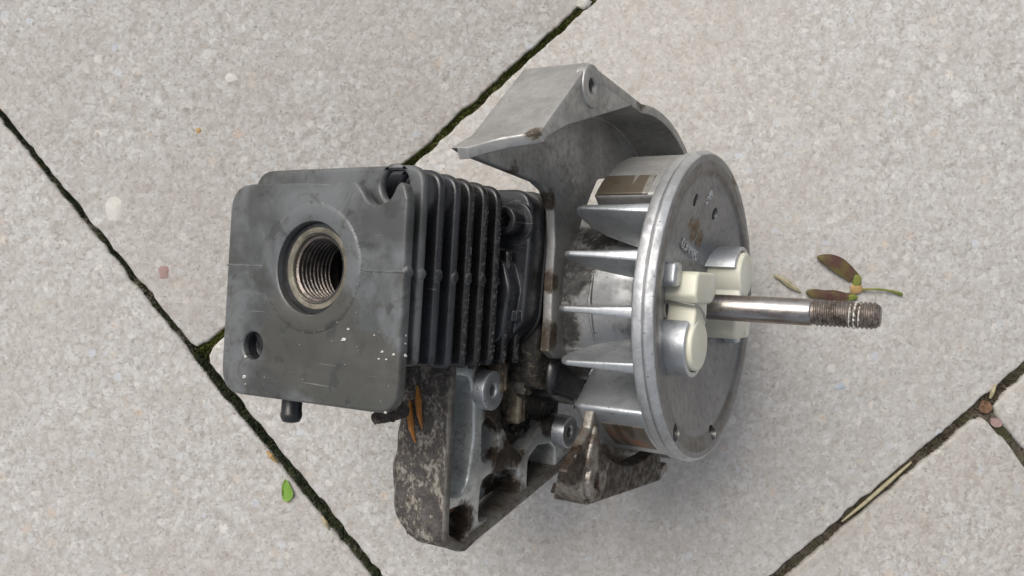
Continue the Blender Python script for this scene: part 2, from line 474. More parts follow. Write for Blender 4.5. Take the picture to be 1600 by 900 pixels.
    for nm, a, b in (('moss', (.085, .100, .022), (.190, .205, .060)), ('moss_dark', (.046, .058, .030), (.120, .135, .075)), ('moss_brown', (.060, .048, .034), (.165, .135, .095))):
        t = NT(nm)
        col = t.mix(t.step(t.noise(180, 4, .6), .36, .66), a, b)
        M[nm] = t.finish(col, .85, 0.0, spec=.2)
    # --- plant bits
    def plant(nm, a, b, scale=160, rough=.6, trans=.0):
        t = NT(nm)
        M[nm] = t.finish(t.mix(t.step(t.noise(scale, 5, .65), .36, .66), a, b), rough, 0.0, t.noise(scale * 4, 4, .6), .3, .3, spec=.3)
    plant('samara_wing', (.085, .038, .034), (.125, .105, .035), 120)
    plant('samara_green', (.12, .16, .028), (.22, .21, .05), 260)
    plant('samara_tan', (.34, .22, .09), (.42, .28, .12), 300)
    plant('straw', (.30, .26, .16), (.42, .37, .24), 400)
    plant('leaf_green', (.13, .26, .035), (.20, .34, .06), 200)
    plant('dead_leaf', (.12, .065, .035), (.22, .13, .08), 250)
    plant('splinter_wood', (.50, .22, .055), (.38, .145, .035), 500)
    plant('splinter_brown', (.24, .12, .05), (.14, .07, .03), 400)
    plant('dirt', (.030, .025, .022), (.075, .062, .052), 300, .8)
    plant('white_crumb', (.50, .48, .43), (.62, .60, .55), 300, .7)
    plant('red_chip', (.30, .20, .185), (.34, .23, .21), 300, .8)
    plant('blue_chip', (.34, .38, .42), (.42, .45, .47), 300, .8)
    plant('pale_chip', (.53, .51, .46), (.60, .58, .53), 300, .8)
make_materials()

# ------------------------------------------------------------------ the paving
def gp(px, py, z=0.0):
    """a point of the ground plan (mm) read off the photograph's plan view"""
    k = (350.0 - z) / 1300.0
    return ((px - 800) * k, (450 - py) * k, z)

T0 = Vector(gp(308, 556)[:2])
EB = (Vector(gp(572, 900)[:2]) - Vector(gp(0, 200)[:2])).normalized()
A1 = math.atan2(gp(915, 3)[1] - gp(310, 550)[1], gp(915, 3)[0] - gp(310, 550)[0])
A2 = math.atan2(gp(1600, 579)[1] - gp(1223, 896)[1], gp(1600, 579)[0] - gp(1223, 896)[0])
LB0 = Vector(gp(1223, 896)[:2]); dB = Vector((math.cos(A2), math.sin(A2)))
# b value of the lower joint on the long joint
def cross2(a, b): return a.x * b.y - a.y * b.x
BW = cross2(LB0 - T0, dB) / cross2(EB, dB)
def pmap(a, b):
    k = max(-1.0, min(2.0, b / BW))
    ang = A1 + (A2 - A1) * k
    return T0 + EB * b + Vector((math.cos(ang), math.sin(ang))) * a

pav = G()
pav.face(pav.ring([(-3000, -3000, -2.2), (3000, -3000, -2.2), (3000, 3000, -2.2), (-3000, 3000, -2.2)]))
pavement = pav.build('pavement', M['soil'], smooth=False, kind='structure')

def slab(a0, a1, b0, b1, gaps, fine):
    """gaps: half joint at a0, a1, b0, b1"""
    a0 += gaps[0]; a1 -= gaps[1]; b0 += gaps[2]; b1 -= gaps[3]
    stepmm = 2.2 if fine else 40.0
    pts = []
    cs = [(a0, b0), (a1, b0), (a1, b1), (a0, b1)]
    for i in range(4):
        p, q = cs[i], cs[(i + 1) % 4]
        L = math.hypot(q[0] - p[0], q[1] - p[1]); n = max(1, int(L / stepmm))
        for k in range(n):
            s = k / n
            a, b = p[0] + (q[0] - p[0]) * s, p[1] + (q[1] - p[1]) * s
            # corners worn round
            ca = min(abs(a - a0), abs(a - a1)); cb = min(abs(b - b0), abs(b - b1))
            w = max(0.0, 1 - (ca + cb) / 5.0) * 1.6
            a += w * (1 if a < (a0 + a1) / 2 else -1); b += w * (1 if b < (b0 + b1) / 2 else -1)
            if fine and abs(a) < 4 and b < 0: a *= .62
            P = pmap(a, b)
            if fine:
                v = Vector((P.x * .16, P.y * .16, 0)); v2 = Vector((P.x * .5, P.y * .5, 7))
                P = P + Vector((noise.noise(v), noise.noise(v + Vector((9, 5, 2))))) * .9 + Vector((noise.noise(v2), noise.noise(v2 + Vector((3, 8, 1))))) * .45
            pts.append((P.x, P.y))
    g = G()
    g.prism(pts, -40, 0, 'Z', bev=1.3, seg=3, bot=False, bev0=0)
    return g.build('paving_slab', M['concrete'], pavement, sharp=60)

aS = (Vector(gp(1536, 635)[:2]) - pmap(0, BW)).dot(Vector((math.cos(A2), math.sin(A2))))
H1, HA, HB = 1.9, 1.35, 2.1
slab(-BW, 0, -330, 190, (2, H1, 2, 2), True)
slab(-BW, 0, 190, 710, (2, H1, 2, 2), True)
slab(0, 520, -BW, 0, (H1, 2, 2, HA), True)
slab(0, 520, 0, BW, (H1, 2, HA, HB), True)
slab(aS - 520, aS, BW, 2 * BW, (2, H1, HB, 2), True)
slab(aS, aS + 520, BW, 2 * BW, (H1, 2, HB, 2), True)
g4 = (2, 2, 2, 2)
for a in (520, 1040): slab(a, a + 520, -BW, 0, g4, False); slab(a, a + 520, 0, BW, g4, False)
for a in (aS + 520,): slab(a, a + 520, BW, 2 * BW, g4, False)
for r in range(2, 5):
    for a in (-240, 280, 800): slab(a - (r % 2) * 240, a + 520 - (r % 2) * 240, r * BW, (r + 1) * BW, g4, False)
for r in range(-5, -1):
    for a in (0, 520, 1040): slab(a, a + 520, r * BW, (r + 1) * BW, g4, False)
for r in range(1, 5):
    for b in (-850, -330, 190): slab(-(r + 1) * BW, -r * BW, b, b + 520, g4, False)
slab(-BW, 0, -850, -330, g4, False)

# moss and soil crumbs in the joints
def moss_line(g, p0, p1, half, n, hmin, hmax, spill=0.0):
    p0, p1 = Vector(p0), Vector(p1); d = p1 - p0; L = d.length; d.normalize(); nn = Vector((-d.y, d.x))
    for i in range(n):
        s = random.random() * L
        dens = noise.noise(Vector((s * .07, p0.x, 3))) + .25
        if random.random() > .55 + dens: continue
        w = random.gauss(0, half * .55)
        if abs(w) > half + spill: continue
        P = p0 + d * s + nn * w
        z0 = -2.4
        h = random.uniform(hmin, hmax) - abs(w) / half * 1.0
        tilt = Vector((random.uniform(-1, 1), random.uniform(-1, 1))) * 1.4
        r = random.uniform(.25, .7)
        a = random.random() * 6.28
        base = g.ring([(P.x + r * math.cos(a + k * 2.09), P.y + r * math.sin(a + k * 2.09), z0 if abs(w) < half else -1) for k in range(3)])
        mid = g.ring([(P.x + tilt.x * .5 + r * .8 * math.cos(a + k * 2.09 + .4), P.y + tilt.y * .5 + r * .8 * math.sin(a + k * 2.09 + .4), (z0 + h) * .5 - 1) for k in range(3)])
        tip = g.ring([(P.x + tilt.x, P.y + tilt.y, h)])
        g.bridge(base, mid)
        for k in range(3): g.face((mid[k], mid[(k + 1) % 3], tip[0]))

def joint_pt(a, b): 
    v = pmap(a, b); return (v.x, v.y)
g = G()
moss_line(g, joint_pt(0, -190), joint_pt(0, 2), H1 * .7, 4200, -2.0, .4, .5)
moss_line(g, joint_pt(0, 0), joint_pt(0, 190), H1 + .7, 8000, -1.6, 1.1, 1.0)
g.build('joint_moss', M['moss_dark'], smooth=False, kind='stuff', label='dark green moss filling the long joint left of the engine')
g = G()
moss_line(g, joint_pt(0, 0), joint_pt(260, 0), HA + .8, 8000, -1.6, 1.2, 1.0)
g.build('joint_moss', M['moss'], smooth=False, kind='stuff', label='olive moss in the joint running behind the engine to the top')
g = G()
moss_line(g, joint_pt(-20, BW), joint_pt(330, BW), HB + .4, 6500, -2.2, .3, .6)
moss_line(g, joint_pt(aS, BW), joint_pt(aS, BW + 60), H1, 700, -4.0, -.2, .4)
g.build('joint_litter', M['moss_brown'], smooth=False, kind='stuff', label='brown crumbly litter in the joint at lower right')

# ------------------------------------------------------------------ the engine
R = Matrix(((0.85485195, 0.05710623, -0.51571990), (-0.04271912, 0.99829678, 0.03973173), (0.51711045, -0.01193365, 0.85583548)))
O_ENG = Vector((0.06432812, -0.00608464, 0.350 - 0.27057526))
engine = bpy.data.objects.new('engine', None)
COL.objects.link(engine)
engine.empty_display_size = .02
engine.matrix_world = Matrix.Translation(O_ENG) @ R.to_4x4()
engine['label'] = 'grimy two-stroke engine with black finned cylinder and bare aluminium flywheel, lying on pale paving'
engine['category'] = 'engine'

# --- cylinder
CX, CY = -81.0, 4.3                           # plug axis
HZ = 98.0
def core():
    g = G()
    g.prism(rpoly([(-106, -22, 16), (-58, -22, 16), (-58, 22, 16), (-106, 22, 16)], 8), 40, 96, 'Z', holes=[circ(CX, CY, 9.6, 32)], bev=.3)
    g.prism(rpoly([(-110, -16, 6), (-53, -16, 6), (-53, 14, 6), (-110, 14, 6)], 6), 40, 72, 'Z', holes=[circ(CX, CY, 9.9, 32)], bev=1.5)
    return g
cyl = core().build('cylinder', M['black_oily'], engine)

# head plate with spanner notch
hd = rpoly([(-114.8, -33.4, 8), (-48.3, -32.4, 7), (-48.7, 23, 2), (-50.0, 26.6, 1.2), (-51.6, 27.4, .8), (-52.9, 26.2, .8)]
           + [(a, b, 0) for a, b in circ(-58.6, 27.2, 5.6, 12, 338, 205, True)] + [(-64.9, 26.2, .8), (-66.6, 27.8, 1.0), (-115.2, 28.0, 8)], 5)
g = G()
g.prism(hd, HZ - 3.6, HZ, 'Z', holes=[circ(CX, CY, 12.9, 48), circ(-102.3, -18.8, 3.9, 24)], bev=.9, seg=4)
# mould parting line and small flash bumps
for x0, x1 in ((-115, -100), (-62, -48.6)):
    g.tube([(x0 + (x1 - x0) * k / 8, CY - .2 + .12 * math.sin(k * 2.1), HZ + .02) for k in range(9)], .22, 6)
g.blob((-48.6, CY - .1, HZ - 1.6), 1.0, 1.5, 1.9, 2, .3)
g.blob((-115.0, CY - .3, HZ - 1.6), .7, .7, 1.2, 2, .3)
g.build('head_plate', M['black_head'], cyl)
# raised plug ring
g = G()
g.lathe([(HZ - .2, 18.4), (HZ + .10, 18.0), (HZ + .34, 17.5), (HZ + .38, 16.9), (HZ + .38, 13.5), (HZ + .05, 12.95), (HZ - 2, 12.9), (HZ - 5.4, 12.7), (HZ - 5.5, 11.0)], 'Z', (CX, CY), 64)
for i in range(90):
    a = random.choice((random.uniform(200, 380), random.uniform(-30, 60), random.uniform(0, 360))); r = 17.6 + random.gauss(0, .45)
    g.blob((CX + r * math.cos(math.radians(a)), CY + r * math.sin(math.radians(a)), HZ + .1), random.uniform(.12, .5), random.uniform(.12, .4), random.uniform(.06, .16), 1, .5, i)
rg = g.build('plug_ring', M['black_head'], cyl)
g = G()
g.lathe([(HZ - 5.4, 11.7), (HZ - 2.3, 11.7), (HZ - 1.9, 11.3), (HZ - 2.0, 10.0), (HZ - 2.3, 9.5), (HZ - 3.0, 9.3)], 'Z', (CX + .3, CY), 64)
g.build('plug_seat', M['seat'], cyl)
g = G()
prof = [(HZ - 2.9, 9.31)]
z = HZ - 3.3
while z > HZ - 17:
    prof += [(z, 9.2), (z - .35, 8.45), (z - .75, 8.35), (z - 1.2, 9.15)]
    z -= 1.55
prof += [(z, 9.1), (z - 3, 8.9)]
rings = g.lathe(prof, 'Z', (CX, CY), 48)
g.build('plug_thread', M['plug_thread'], cyl)
g = G()
g.lathe([(z - 2.9, 8.95), (z - 5, 9.5), (z - 22, 9.5), (z - 22, .01)], 'Z', (CX, CY), 40)
g.build('cylinder_bore', M['bore'], cyl)
g = G()
g.lathe([(HZ - .5, 3.95), (HZ - 5, 3.8), (HZ - 5.5, .01)], 'Z', (-102.3, -18.8), 24)
g.build('side_port', M['black_fin'], cyl)

# cooling fins
def fin(k):
    zc = 98.0 - 8.0 - 7.48 * (k - 1) + .2
    xr = -48.6 - (.35 if k > 3 else 0)
    yt = 33.0 if k < 7 else (32.2 if k == 7 else 14.6)
    yb = -31.0
    yl = {1: -20.4, 2: -20.8}.get(k, -21.6)
    low = [(-112.5, yb, 7), (-74, yb, 4), (-72.5, yl, 4), (xr, yl, 2.5)]
    g = G()
    holes = [circ(CX, CY, 9.8, 28)]
    if k <= 6:
        holes.append(circ(-58.6, 27.6, 4.6, 24))
        out = rpoly(low + [(xr, yt, 6.5), (-112.5, yt, 7)], 6)
    elif k == 7:
        out = rpoly(low + [(xr, 14.5, 2.5), (-56.5, 14.5, 2.5), (-56.5, yt - 1, 1.5), (-57, yt, 2), (-112, yt, 7)], 5)
    else:
        out = rpoly(low + [(xr, yt, 3), (-57, yt, 2), (-57, 30, 2), (-112, 30, 7)], 5)
    g.prism(out, zc - 1.45, zc + 1.4, 'Z', holes=holes, bev=1.2, seg=4, bev0=1.25)
    if k < 8: g.blob((xr - .1, CY - .4, zc), .55, 1.6, 1.5, 2, .4, k)
    if k >= 4:        # rough cast flash and caked grit along the rim
        for i in range(60):
            y = random.uniform(-21, (26 if k < 7 else 13))
            g.blob((xr + random.uniform(-.2, .1), y, zc + random.uniform(-.5, 1.0)), random.uniform(.1, .24), random.uniform(.15, .5), random.uniform(.12, .3), 1, .4, i)
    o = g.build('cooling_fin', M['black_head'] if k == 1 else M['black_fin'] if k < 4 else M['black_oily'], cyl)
    return o
for k in range(1, 9): fin(k)

# base flange, screw, liner bulges
g = G()
g.prism(rpoly([(-110, -26, 10), (-62, -26, 12), (-45.4, -8, 12), (-44.6, 16, 10), (-44.8, 33.5, 8), (-110, 33.5, 10)], 8), 32.2, 41.5, 'Z', bev=1.3, seg=4)
g.prism(rpoly([(-64, -16, 4), (-49.5, -15, 6), (-47.2, 2, 8), (-50.5, 11.5, 4), (-64, 11.5, 3)], 6), 40, 47.5, 'Z', bev=1.2)
g.prism(circ(-50.4, 22.8, 6.8, 32), 41, 42.6, 'Z', bev=.5)
g.prism(rpoly([(-50, -8, .5), (-46.5, -8, .5), (-46.5, -4.8, .5), (-50, -4.8, .5)]), 41, 44, 'Z', bev=.3)
g.build('base_flange', M['black_fin'], cyl)
def cap_screw(c, z, r, h, parent, axis='Z', mat='rubber'):
    g = G()
    hexa = [(c[0] + r * .56 * math.cos(math.radians(60 * k + 12)), c[1] + r * .56 * math.sin(math.radians(60 * k + 12))) for k in range(6)]
    g.prism(circ(c[0], c[1], r, 32), z, z + h, axis, holes=[hexa], bev=.5, seg=3)
    m = mapper(axis)
    g.face(g.ring([m(a, b, z + h - 3.0) for a, b in hexa]))
    return g.build('socket_screw', M[mat], parent)
cap_screw((-50.6, 22.9), 42.6, 4.3, 6.0, cyl)
g = G()
g.prism(rpoly([(-110, -27, 10), (-62, -27, 12), (-44.9, -9, 12), (-44.0, 16, 10), (-44.2, 34, 8), (-110, 34, 10)], 8), 31.2, 32.2, 'Z', bev=.2)
g.build('gasket', M['bore'], cyl)

# stud under the head
g = G()
g.lathe([(-30, 3.0), (-37.6, 3.0), (-38.0, 3.2), (-39.2, 3.1), (-40.4, 2.5), (-40.8, 1.2), (-40.9, .01)], 'Y', (89.0, -94.3), 20)
g.build('stud', M['rubber'], engine)

# --- crankcase
g = G()
g.box((-107, -30, -14), (-45.5, 27, 31.3), 3)
g.lathe([(-108, .01), (-108, 20), (-106, 24), (-46, 25), (-45.4, 24), (-45.3, .01)], 'X', (0, 0), 40)
g.prism(rpoly([(-48, 0, 3), (-24, 34, 4), (-20, 31, 3), (-20, -10, 3), (-44, -10, 3)]), -66, -58, 'X', bev=1.5)
for i in range(16):
    g.blob((random.uniform(-58, -47), random.uniform(-32, -22), random.uniform(2, 40)), random.uniform(1.5, 3.2), random.uniform(1.2, 2.8), random.uniform(1.5, 3.2), 2, .5, i)
crank = g.build('crankcase', M['crank'], engine)
for y0, y1, z0, z1, x1 in ((-20.5, -31, 40.0, 43.4, -51.0), (-22.5, -42, 27.5, 30.6, -51.5), (-23.5, -33, 21.5, 24.5, -51.5)):
    g = G()
    g.prism(rpoly([(y1, z0, 2), (y0, z0, 2), (y0, z1, 2), (y1, z1, 2)]), -68, x1, 'X', bev=1.4, seg=4)
    g.prism(rpoly([(y1 + 1, z0 + 1.4, .8), (y0 - 1, z0 + 1.4, .8), (y0 - 1, z1 - 1.6, .8), (y1 + 1, z1 - 1.6, .8)]), x1 - 1, x1 + .7, 'X', bev=.6)
    g.roughen(.35, 3.0)
    g.build('crankcase_rib', M['crank_tan'], crank)
g = G()
g.prism(rpoly([(-38, 0, 5), (-19.5, 0, 4), (-19.5, 24, 5), (-32, 25, 6)]), -60, -42.5, 'X', bev=3, seg=5)
g.build('rubber_plug', M['rubber'], crank)
g = G()
g.lathe([(-45, 28.5), (-40, 27.2), (-36, 26.8), (-24, 26.4), (-17.5, 26.0), (-16.6, 25.4), (-16.4, 24.4), (-17, 21), (-30, 21)], 'X', (0, 0), 72)
for v in g.bm.verts:                      # dented sheet: a flat and a crease
    a = math.degrees(math.atan2(v.co.y, v.co.z))
    if -36 < a < 30: v.co.z -= .0012 * max(0, math.cos(math.radians((a + 5) * 3)))
g.tube([(-43, -16.5, 20.8), (-34, -16.0, 21.0), (-28, -15.2, 21.5), (-24, -15.6, 21.2)], [.9, .8, .7, .2], 8)
g.tube([(-30.6, 8, 25.0), (-30.8, 0, 26.2), (-30.2, -8, 25.0), (-29.4, -14, 22.0)], [.5, .6, .6, .2], 8)
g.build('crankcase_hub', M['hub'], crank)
g = G()
g.lathe([(-30, 21), (-18, 20), (-15, 14), (-12, 11), (-9, 10)], 'X', (0, 0), 40)
g.build('shaft_seal', M['black_oily'], crank)

# --- fan housing
TIP, KINK, APEX, TAN = (37.5, 88), (42.7, 78.5), (67.6, 53.0), (64.8, 13.0)
outer = circ(0, 0, 66.1, 60, 11.3, -150, True)             # from TAN round the underside to the lower lug
wall_out = [TIP, KINK, APEX] + outer + [(-40, -28), (-24, -12), (-19, 10), (-19.5, 28), (-17, 33), (-7, 32.4), (5, 33), (17, 32.7), (27.3, 34.5), (33.0, 40), (34.8, 46), (35.4, 58), (36, 72), (36.5, 83)]
opening = [(46, -16), (42, 4), (36, 8.5), (30, 12.5), (18, 19), (10, 24), (0, 25), (-9, 24), (-14, 16), (-14, -2), (-20, -18), (-22, -40), (0, -52), (32, -42)]
g = G()
g.prism(wall_out, -44, -40.6, 'X', holes=[rpoly([(a, b, 5) for a, b in opening], 4)], bev=.7, seg=3)
def strip(g, pts, th, x0, fx, bev=.5):
    """wall along an open line pts in (Y, Z): th thick to its inner side, from x0 up to fx(i)"""
    n = len(pts); inn = []
    for i in range(n):
        a, b, c = Vector(pts[max(i - 1, 0)]), Vector(pts[i]), Vector(pts[min(i + 1, n - 1)])
        t = (c - a).normalized(); nn = Vector((t.y, -t.x))
        e = (b - a).normalized() if i else t
        k = max(.6, nn.dot(Vector((e.y, -e.x))))
        inn.append(tuple(b + nn * th / k))
    rows = []
    for i in range(n):
        o, q = Vector(pts[i]), Vector(inn[i]); d = (q - o).normalized(); X = fx(i)
        prof = [(o, x0), (o, X - bev), (o + d * bev * .3, X - bev * .3), (o + d * bev, X), (q - d * bev, X), (q - d * bev * .3, X - bev * .3), (q, X - bev), (q, x0)]
        rows.append(g.ring([(h, p.x, p.y) for p, h in prof]))
    for r0, r1 in zip(rows, rows[1:]): g.bridge(r0, r1)
    g.face(rows[0]); g.face(rows[-1])
line = [APEX] + outer
strip(g, line, 3.0, -41.5, lambda i: -22.0)
# slanted upper wall: drops back from the ledge to the tip
up = [TIP, (39.3, 84.8), (40.9, 81.9), (42.0, 79.9), KINK, (50.9, 70.2), (59.2, 61.6), APEX]
hx = [-38.5, -35.0, -31.0, -24.5, -22.0, -22.0, -22.0, -22.0]
strip(g, up, 3.2, -41.5, lambda i: hx[i], .7)
house = g.build('fan_housing', M['alu_house'], engine)
# upper corner ledge carrying the screw boss
g = G()
g.prism(rpoly([(43.6, 77.2, .5), (66.8, 52.8, 2.5), (64.2, 16, .5), (47.5, 63, 3), (41.0, 76.5, .5)]), -41.5, -22.25, 'X', holes=[circ(61.6, 51.0, 2.6, 20)], bev=.5)
led = g.build('mounting_ledge', M['alu_house'], house)
def boss(c, r, rh, x0, x1, parent, mat, name='screw_boss'):
    g = G()
    g.lathe([(x0, r + .6), (x1 - .5, r), (x1 - .15, r - .15), (x1, r - .5), (x1, rh + 1.2), (x1 - .25, rh + .75), (x1 - .2, rh + .45), (x1 - .7, rh), (x1 - 7, rh * .95), (x1 - 7, .01)], 'X', c, 32)
    return g.build(name, M[mat], parent)
boss((61.3, 50.6), 6.2, 2.3, -24, -21.45, house, 'alu_house')
# lower lug
arc = circ(0, 0, 54.2, 18, 139, 203, True)
g = G()
g.prism(rpoly([(-33.0, 36.0, 1), (-38.5, 38.0, 1), (-43.2, 44.0, 1), (-49.6, 52.5, 1.2), (-61.8, 36.9, 3), (-63.9, -24.8, 1), (-54.6, -22.5, .5)], 4) + circ(0, 0, 54.4, 14, 203, 149, True)[1:] + [(-41, 31.5), (-35, 32.5)], -33.5, -22.2, 'X', bev=.8,
        hf=lambda a, b, h: (a, b, h if h > -28 else -33.5 + 8.5 * max(0, min(1, (a + 61) / 11))))
g.prism(rpoly([(-62, 6, 2), (-64.5, -24, 1), (-60, -34, 1), (-44, -37, 3), (-45, -4, 4)]), -40.5, -37.5, 'X', bev=.6)
g.prism(rpoly([(-61.5, 32, .5), (-64.2, -24, .5), (-60.8, -33, .5), (-58.4, -31, .5), (-61.4, -23, .5), (-58.6, 30, .5)]), -38, -23, 'X', bev=.4)
lug = g.build('mounting_lug', M['alu_lug'], house)
g = G()
g.prism(rpoly([(-37, 35.6, 1), (-42, 38, 2), (-51.5, 41.5, 3), (-51.5, 27, 3), (-45.5, 31, 3), (-41, 33.6, 1)]), -24, -21.0, 'X', bev=1.0)
g.lathe([(-22.5, 1.9), (-21.9, 1.7), (-21.95, 1.2), (-23, 1.0), (-24, .01)], 'X', (-46.2, 45.6), 16)
g.build('lug_rib', M['alu_lug'], house)
boss((-54.6, 33.5), 6.4, 2.4, -24, -20.8, house, 'alu_lug')
# --- side bracket with pockets
g = G()
BR = rpoly([(-20.8, 66.5, 3), (-66, 65.8, 4), (-73, 58, 4), (-74, 50, 4), (-73.5, 46, 2), (-55.5, -36, 4), (-45, -34, 4), (-43, -4, 4), (-24, 34, 4)], 6)
g.prism(offset(ccw(BR), 1.4), -69.0, -64.5, 'X', bev=.8)
brk = g.build('side_bracket', M['alu_bracket'], engine)
# crusted outer rim band
rim_line = rpoly([(-20.8, 66.5, 0), (-74.2, 65.6, 7), (-78.5, 54, 4), (-76.5, 48, 2), (-70, 22, 0), (-63, -6, 0), (-55.5, -36, 0)], 6)
dense = []
for p, q in zip(rim_line, rim_line[1:]):
    L = math.hypot(q[0] - p[0], q[1] - p[1]); n = max(1, int(L / 1.6))
    dense += [(p[0] + (q[0] - p[0]) * k / n, p[1] + (q[1] - p[1]) * k / n) for k in range(n)]
dense.append(rim_line[-1])
def rim_ring(pts, th, levels, rough):
    g = G(); n = len(pts); rows = []
    for i in range(n):
        a, b, c = Vector(pts[max(i - 1, 0)]), Vector(pts[i]), Vector(pts[min(i + 1, n - 1)])
        t = (c - a).normalized(); nn = Vector((-t.y, t.x))           # to the inside
        row = []
        for d, X in levels:
            w = 0.0
            if d <= 0: w = rough * (noise.noise(Vector((i * .32, X * .25, 5))) + .6 * noise.noise(Vector((i * .9, X * .7, 9))))
            back = 0.0
            if X < -70: back = 1.6 * noise.noise(Vector((i * .22, 3, 1))) - 2.0 * min(1, max(0, (-b.x - 30) / 30)) * (1 if b.y > 50 else 0)
            p = b + nn * d + nn * w
            tt = max(0.0, min(1.0, (-b.x - 60) / 19))
            XX = X + back
            if XX < -54.9: XX = -54.9 - (-54.9 - XX) * (1 - .62 * tt * tt)
            row.append((XX, p.x, p.y))
        rows.append(g.ring(row))
    for r0, r1 in zip(rows, rows[1:]): g.bridge(r0, r1)
    g.face(rows[0]); g.face(rows[-1])
    return g
lv = [(2.8, -66)] + [(2.8, -55.0), (2.6, -54.3), (2.2, -54)] + [(.9, -54), (.3, -54.2), (0, -54.9)] + [(0, -54.9 - k * 1.6) for k in range(1, 11)] + [(.8, -72.4)]
rim = rim_ring(dense, 2.8, lv, .35).build('bracket_rim', M['crust'], brk, sharp=50)
rim.data.materials.append(M['rim_front'])
for f in rim.data.polygons:
    if f.center.x > -.0549 or f.center.z < .050: f.material_index = 1
def rib(pts, w, x0, x1, name='bracket_rib', mat='alu_bracket'):
    """web of width w along pts (Y, Z)"""
    n = len(pts); lft, rgt = [], []
    for i in range(n):
        a, b, c = Vector(pts[max(i - 1, 0)]), Vector(pts[i]), Vector(pts[min(i + 1, n - 1)])
        t = (c - a).normalized(); nn = Vector((-t.y, t.x)) * w / 2
        lft.append(tuple(b + nn)); rgt.append(tuple(b - nn))
    g = G()
    g.prism(lft + list(reversed(rgt)), x0, x1, 'X', bev=.9, seg=4)
    return g.build(name, M[mat], brk)
def spline(pts, n=8):
    out = []
    P = [Vector(p) for p in pts]; P = [P[0] * 2 - P[1]] + P + [P[-1] * 2 - P[-2]]
    for i in range(1, len(P) - 2):
        for k in range(n):
            s = k / n
            a, b, c, d = P[i - 1], P[i], P[i + 1], P[i + 2]
            out.append(tuple(.5 * ((2 * b) + (c - a) * s + (2 * a - 5 * b + 4 * c - d) * s * s + (3 * b - a - 3 * c + d) * s ** 3)))
    out.append(tuple(P[-2]))
    return out
pockets = [[(-24.6, 62.4, 2), (-25.6, 54.2, 3), (-34, 51.8, 2), (-44.2, 50.6, 0), (-57.5, 52.2, 4), (-60.8, 55.8, 2.5), (-60.4, 62, 2)],
           [(-64.6, 62, 2), (-64.4, 54.4, 2), (-66.5, 50.6, 2), (-73.4, 50.0, 2), (-74.8, 55.0, 2), (-71.6, 61.4, 3)],
           [(-41.0, 46.2, 2), (-38.6, 42.8, 2), (-43.0, 36.6, 3), (-50.3, 34.6, 2), (-53.4, 37.8, 2.5), (-53.0, 45.0, 3)],
           [(-58.6, 44.6, 3), (-57.4, 40.0, 3), (-57.4, 28.5, 3), (-58.6, 22.6, 2.5), (-67.4, 20.6, 2), (-70.6, 32.0, 2), (-72.0, 45.6, 3)],
           [(-55.6, 15.6, 2.5), (-51.8, 9.0, 3), (-52.2, .4, 3), (-54.6, -3.4, 2.5), (-62.0, -4.4, 2), (-63.6, 2.4, 2), (-66.0, 15.2, 2.5)]]
face = rpoly([(-21.8, 65.0, 1.5), (-73, 64.2, 6), (-77.0, 55, 3), (-75.4, 48, 2), (-69.0, 22, 0), (-62.0, -6, 0), (-55.6, -33, 2), (-47.5, -21, 4), (-42.4, -6.7, 3), (-43.4, 6.8, 3), (-49.6, 14.6, 2), (-54.0, 20.7, 3), (-48, 28.6, 2), (-41, 34.6, 3), (-33.8, 36.3, 3), (-25, 38, 3), (-22, 50, 2)], 4)
g = G()
g.prism(face, -66.0, -55.4, 'X', holes=[rpoly(p, 4) for p in pockets], bev=1.0, seg=4, bev0=.1)
for v in g.bm.verts:                                     # hand-cast: nothing dead flat
    v.co.x += .0004 * noise.noise(v.co * 110)
g.build('bracket_face', M['alu_bracket'], brk, sharp=40)
boss((-29.8, 46.4), 6.2, 1.9, -66, -51.8, brk, 'alu')
boss((-48.1, -5.6), 5.8, 1.9, -66, -50.6, brk, 'alu')
g = G()
g.prism(rpoly([(-26, 40, 3), (-34, 38, 3), (-44, 34, 4), (-52, 20, 6), (-44, 4, 4), (-38, 8, 4), (-28, 28, 3)], 6), -66, -60.0, 'X', bev=2.5, seg=4)
for i in range(40):
    g.blob((random.uniform(-62, -58.6), random.uniform(-48, -30), random.uniform(10, 34)), random.uniform(.6, 1.6), random.uniform(.7, 1.9), random.uniform(.7, 1.9), 2, .5, i)
g.build('oily_web', M['crank'], brk)
# ridge between bracket and fins
g = G()
for i in range(70):
    z = random.uniform(34, 60)
    g.blob((random.uniform(-68, -55), random.uniform(-23.0, -21.0), z), random.uniform(.5, 1.6), random.uniform(.4, 1.2), random.uniform(.5, 1.5), 1, .6, i)
g.build('caked_dirt', M['dirt'], engine, kind='stuff')
# torn dirt along the back edge of the bracket
g = G()
for i in range(70):
    y = random.uniform(-74, -44)
    x = -54.9 - 17.0 * (1 - .62 * max(0, min(1, (-y - 60) / 19)) ** 2) - random.uniform(-1.5, 1.6)
    g.blob((x, y, 62 + random.uniform(-8, 3)), random.uniform(.3, 1.0), random.uniform(.5, 1.8), random.uniform(.3, .9), 1, .7, i)
for i in range(14):
    y = random.uniform(-66, -36); x0 = -71.5
    g.tube([(x0, y, 62), (x0 - 1.5, y + random.uniform(-1, 1), 61 + random.uniform(-1, 2)), (x0 - random.uniform(2.4, 4), y + random.uniform(-2, 2), 61)], [.5, .35, .08], 5)
for i in range(9):
    g.blob((random.uniform(-63, -58), random.uniform(-36.5, -34), random.uniform(84, 92)), random.uniform(.4, 1.2), random.uniform(.4, 1.0), random.uniform(.4, 1.2), 1, .6, i)
g.tube([(-62, -34, 78), (-70, -37, 77), (-73, -38, 77)], [2.6, 2.2, 1.6], 8)
g.build('torn_dirt', M['dirt'], engine, kind='stuff')

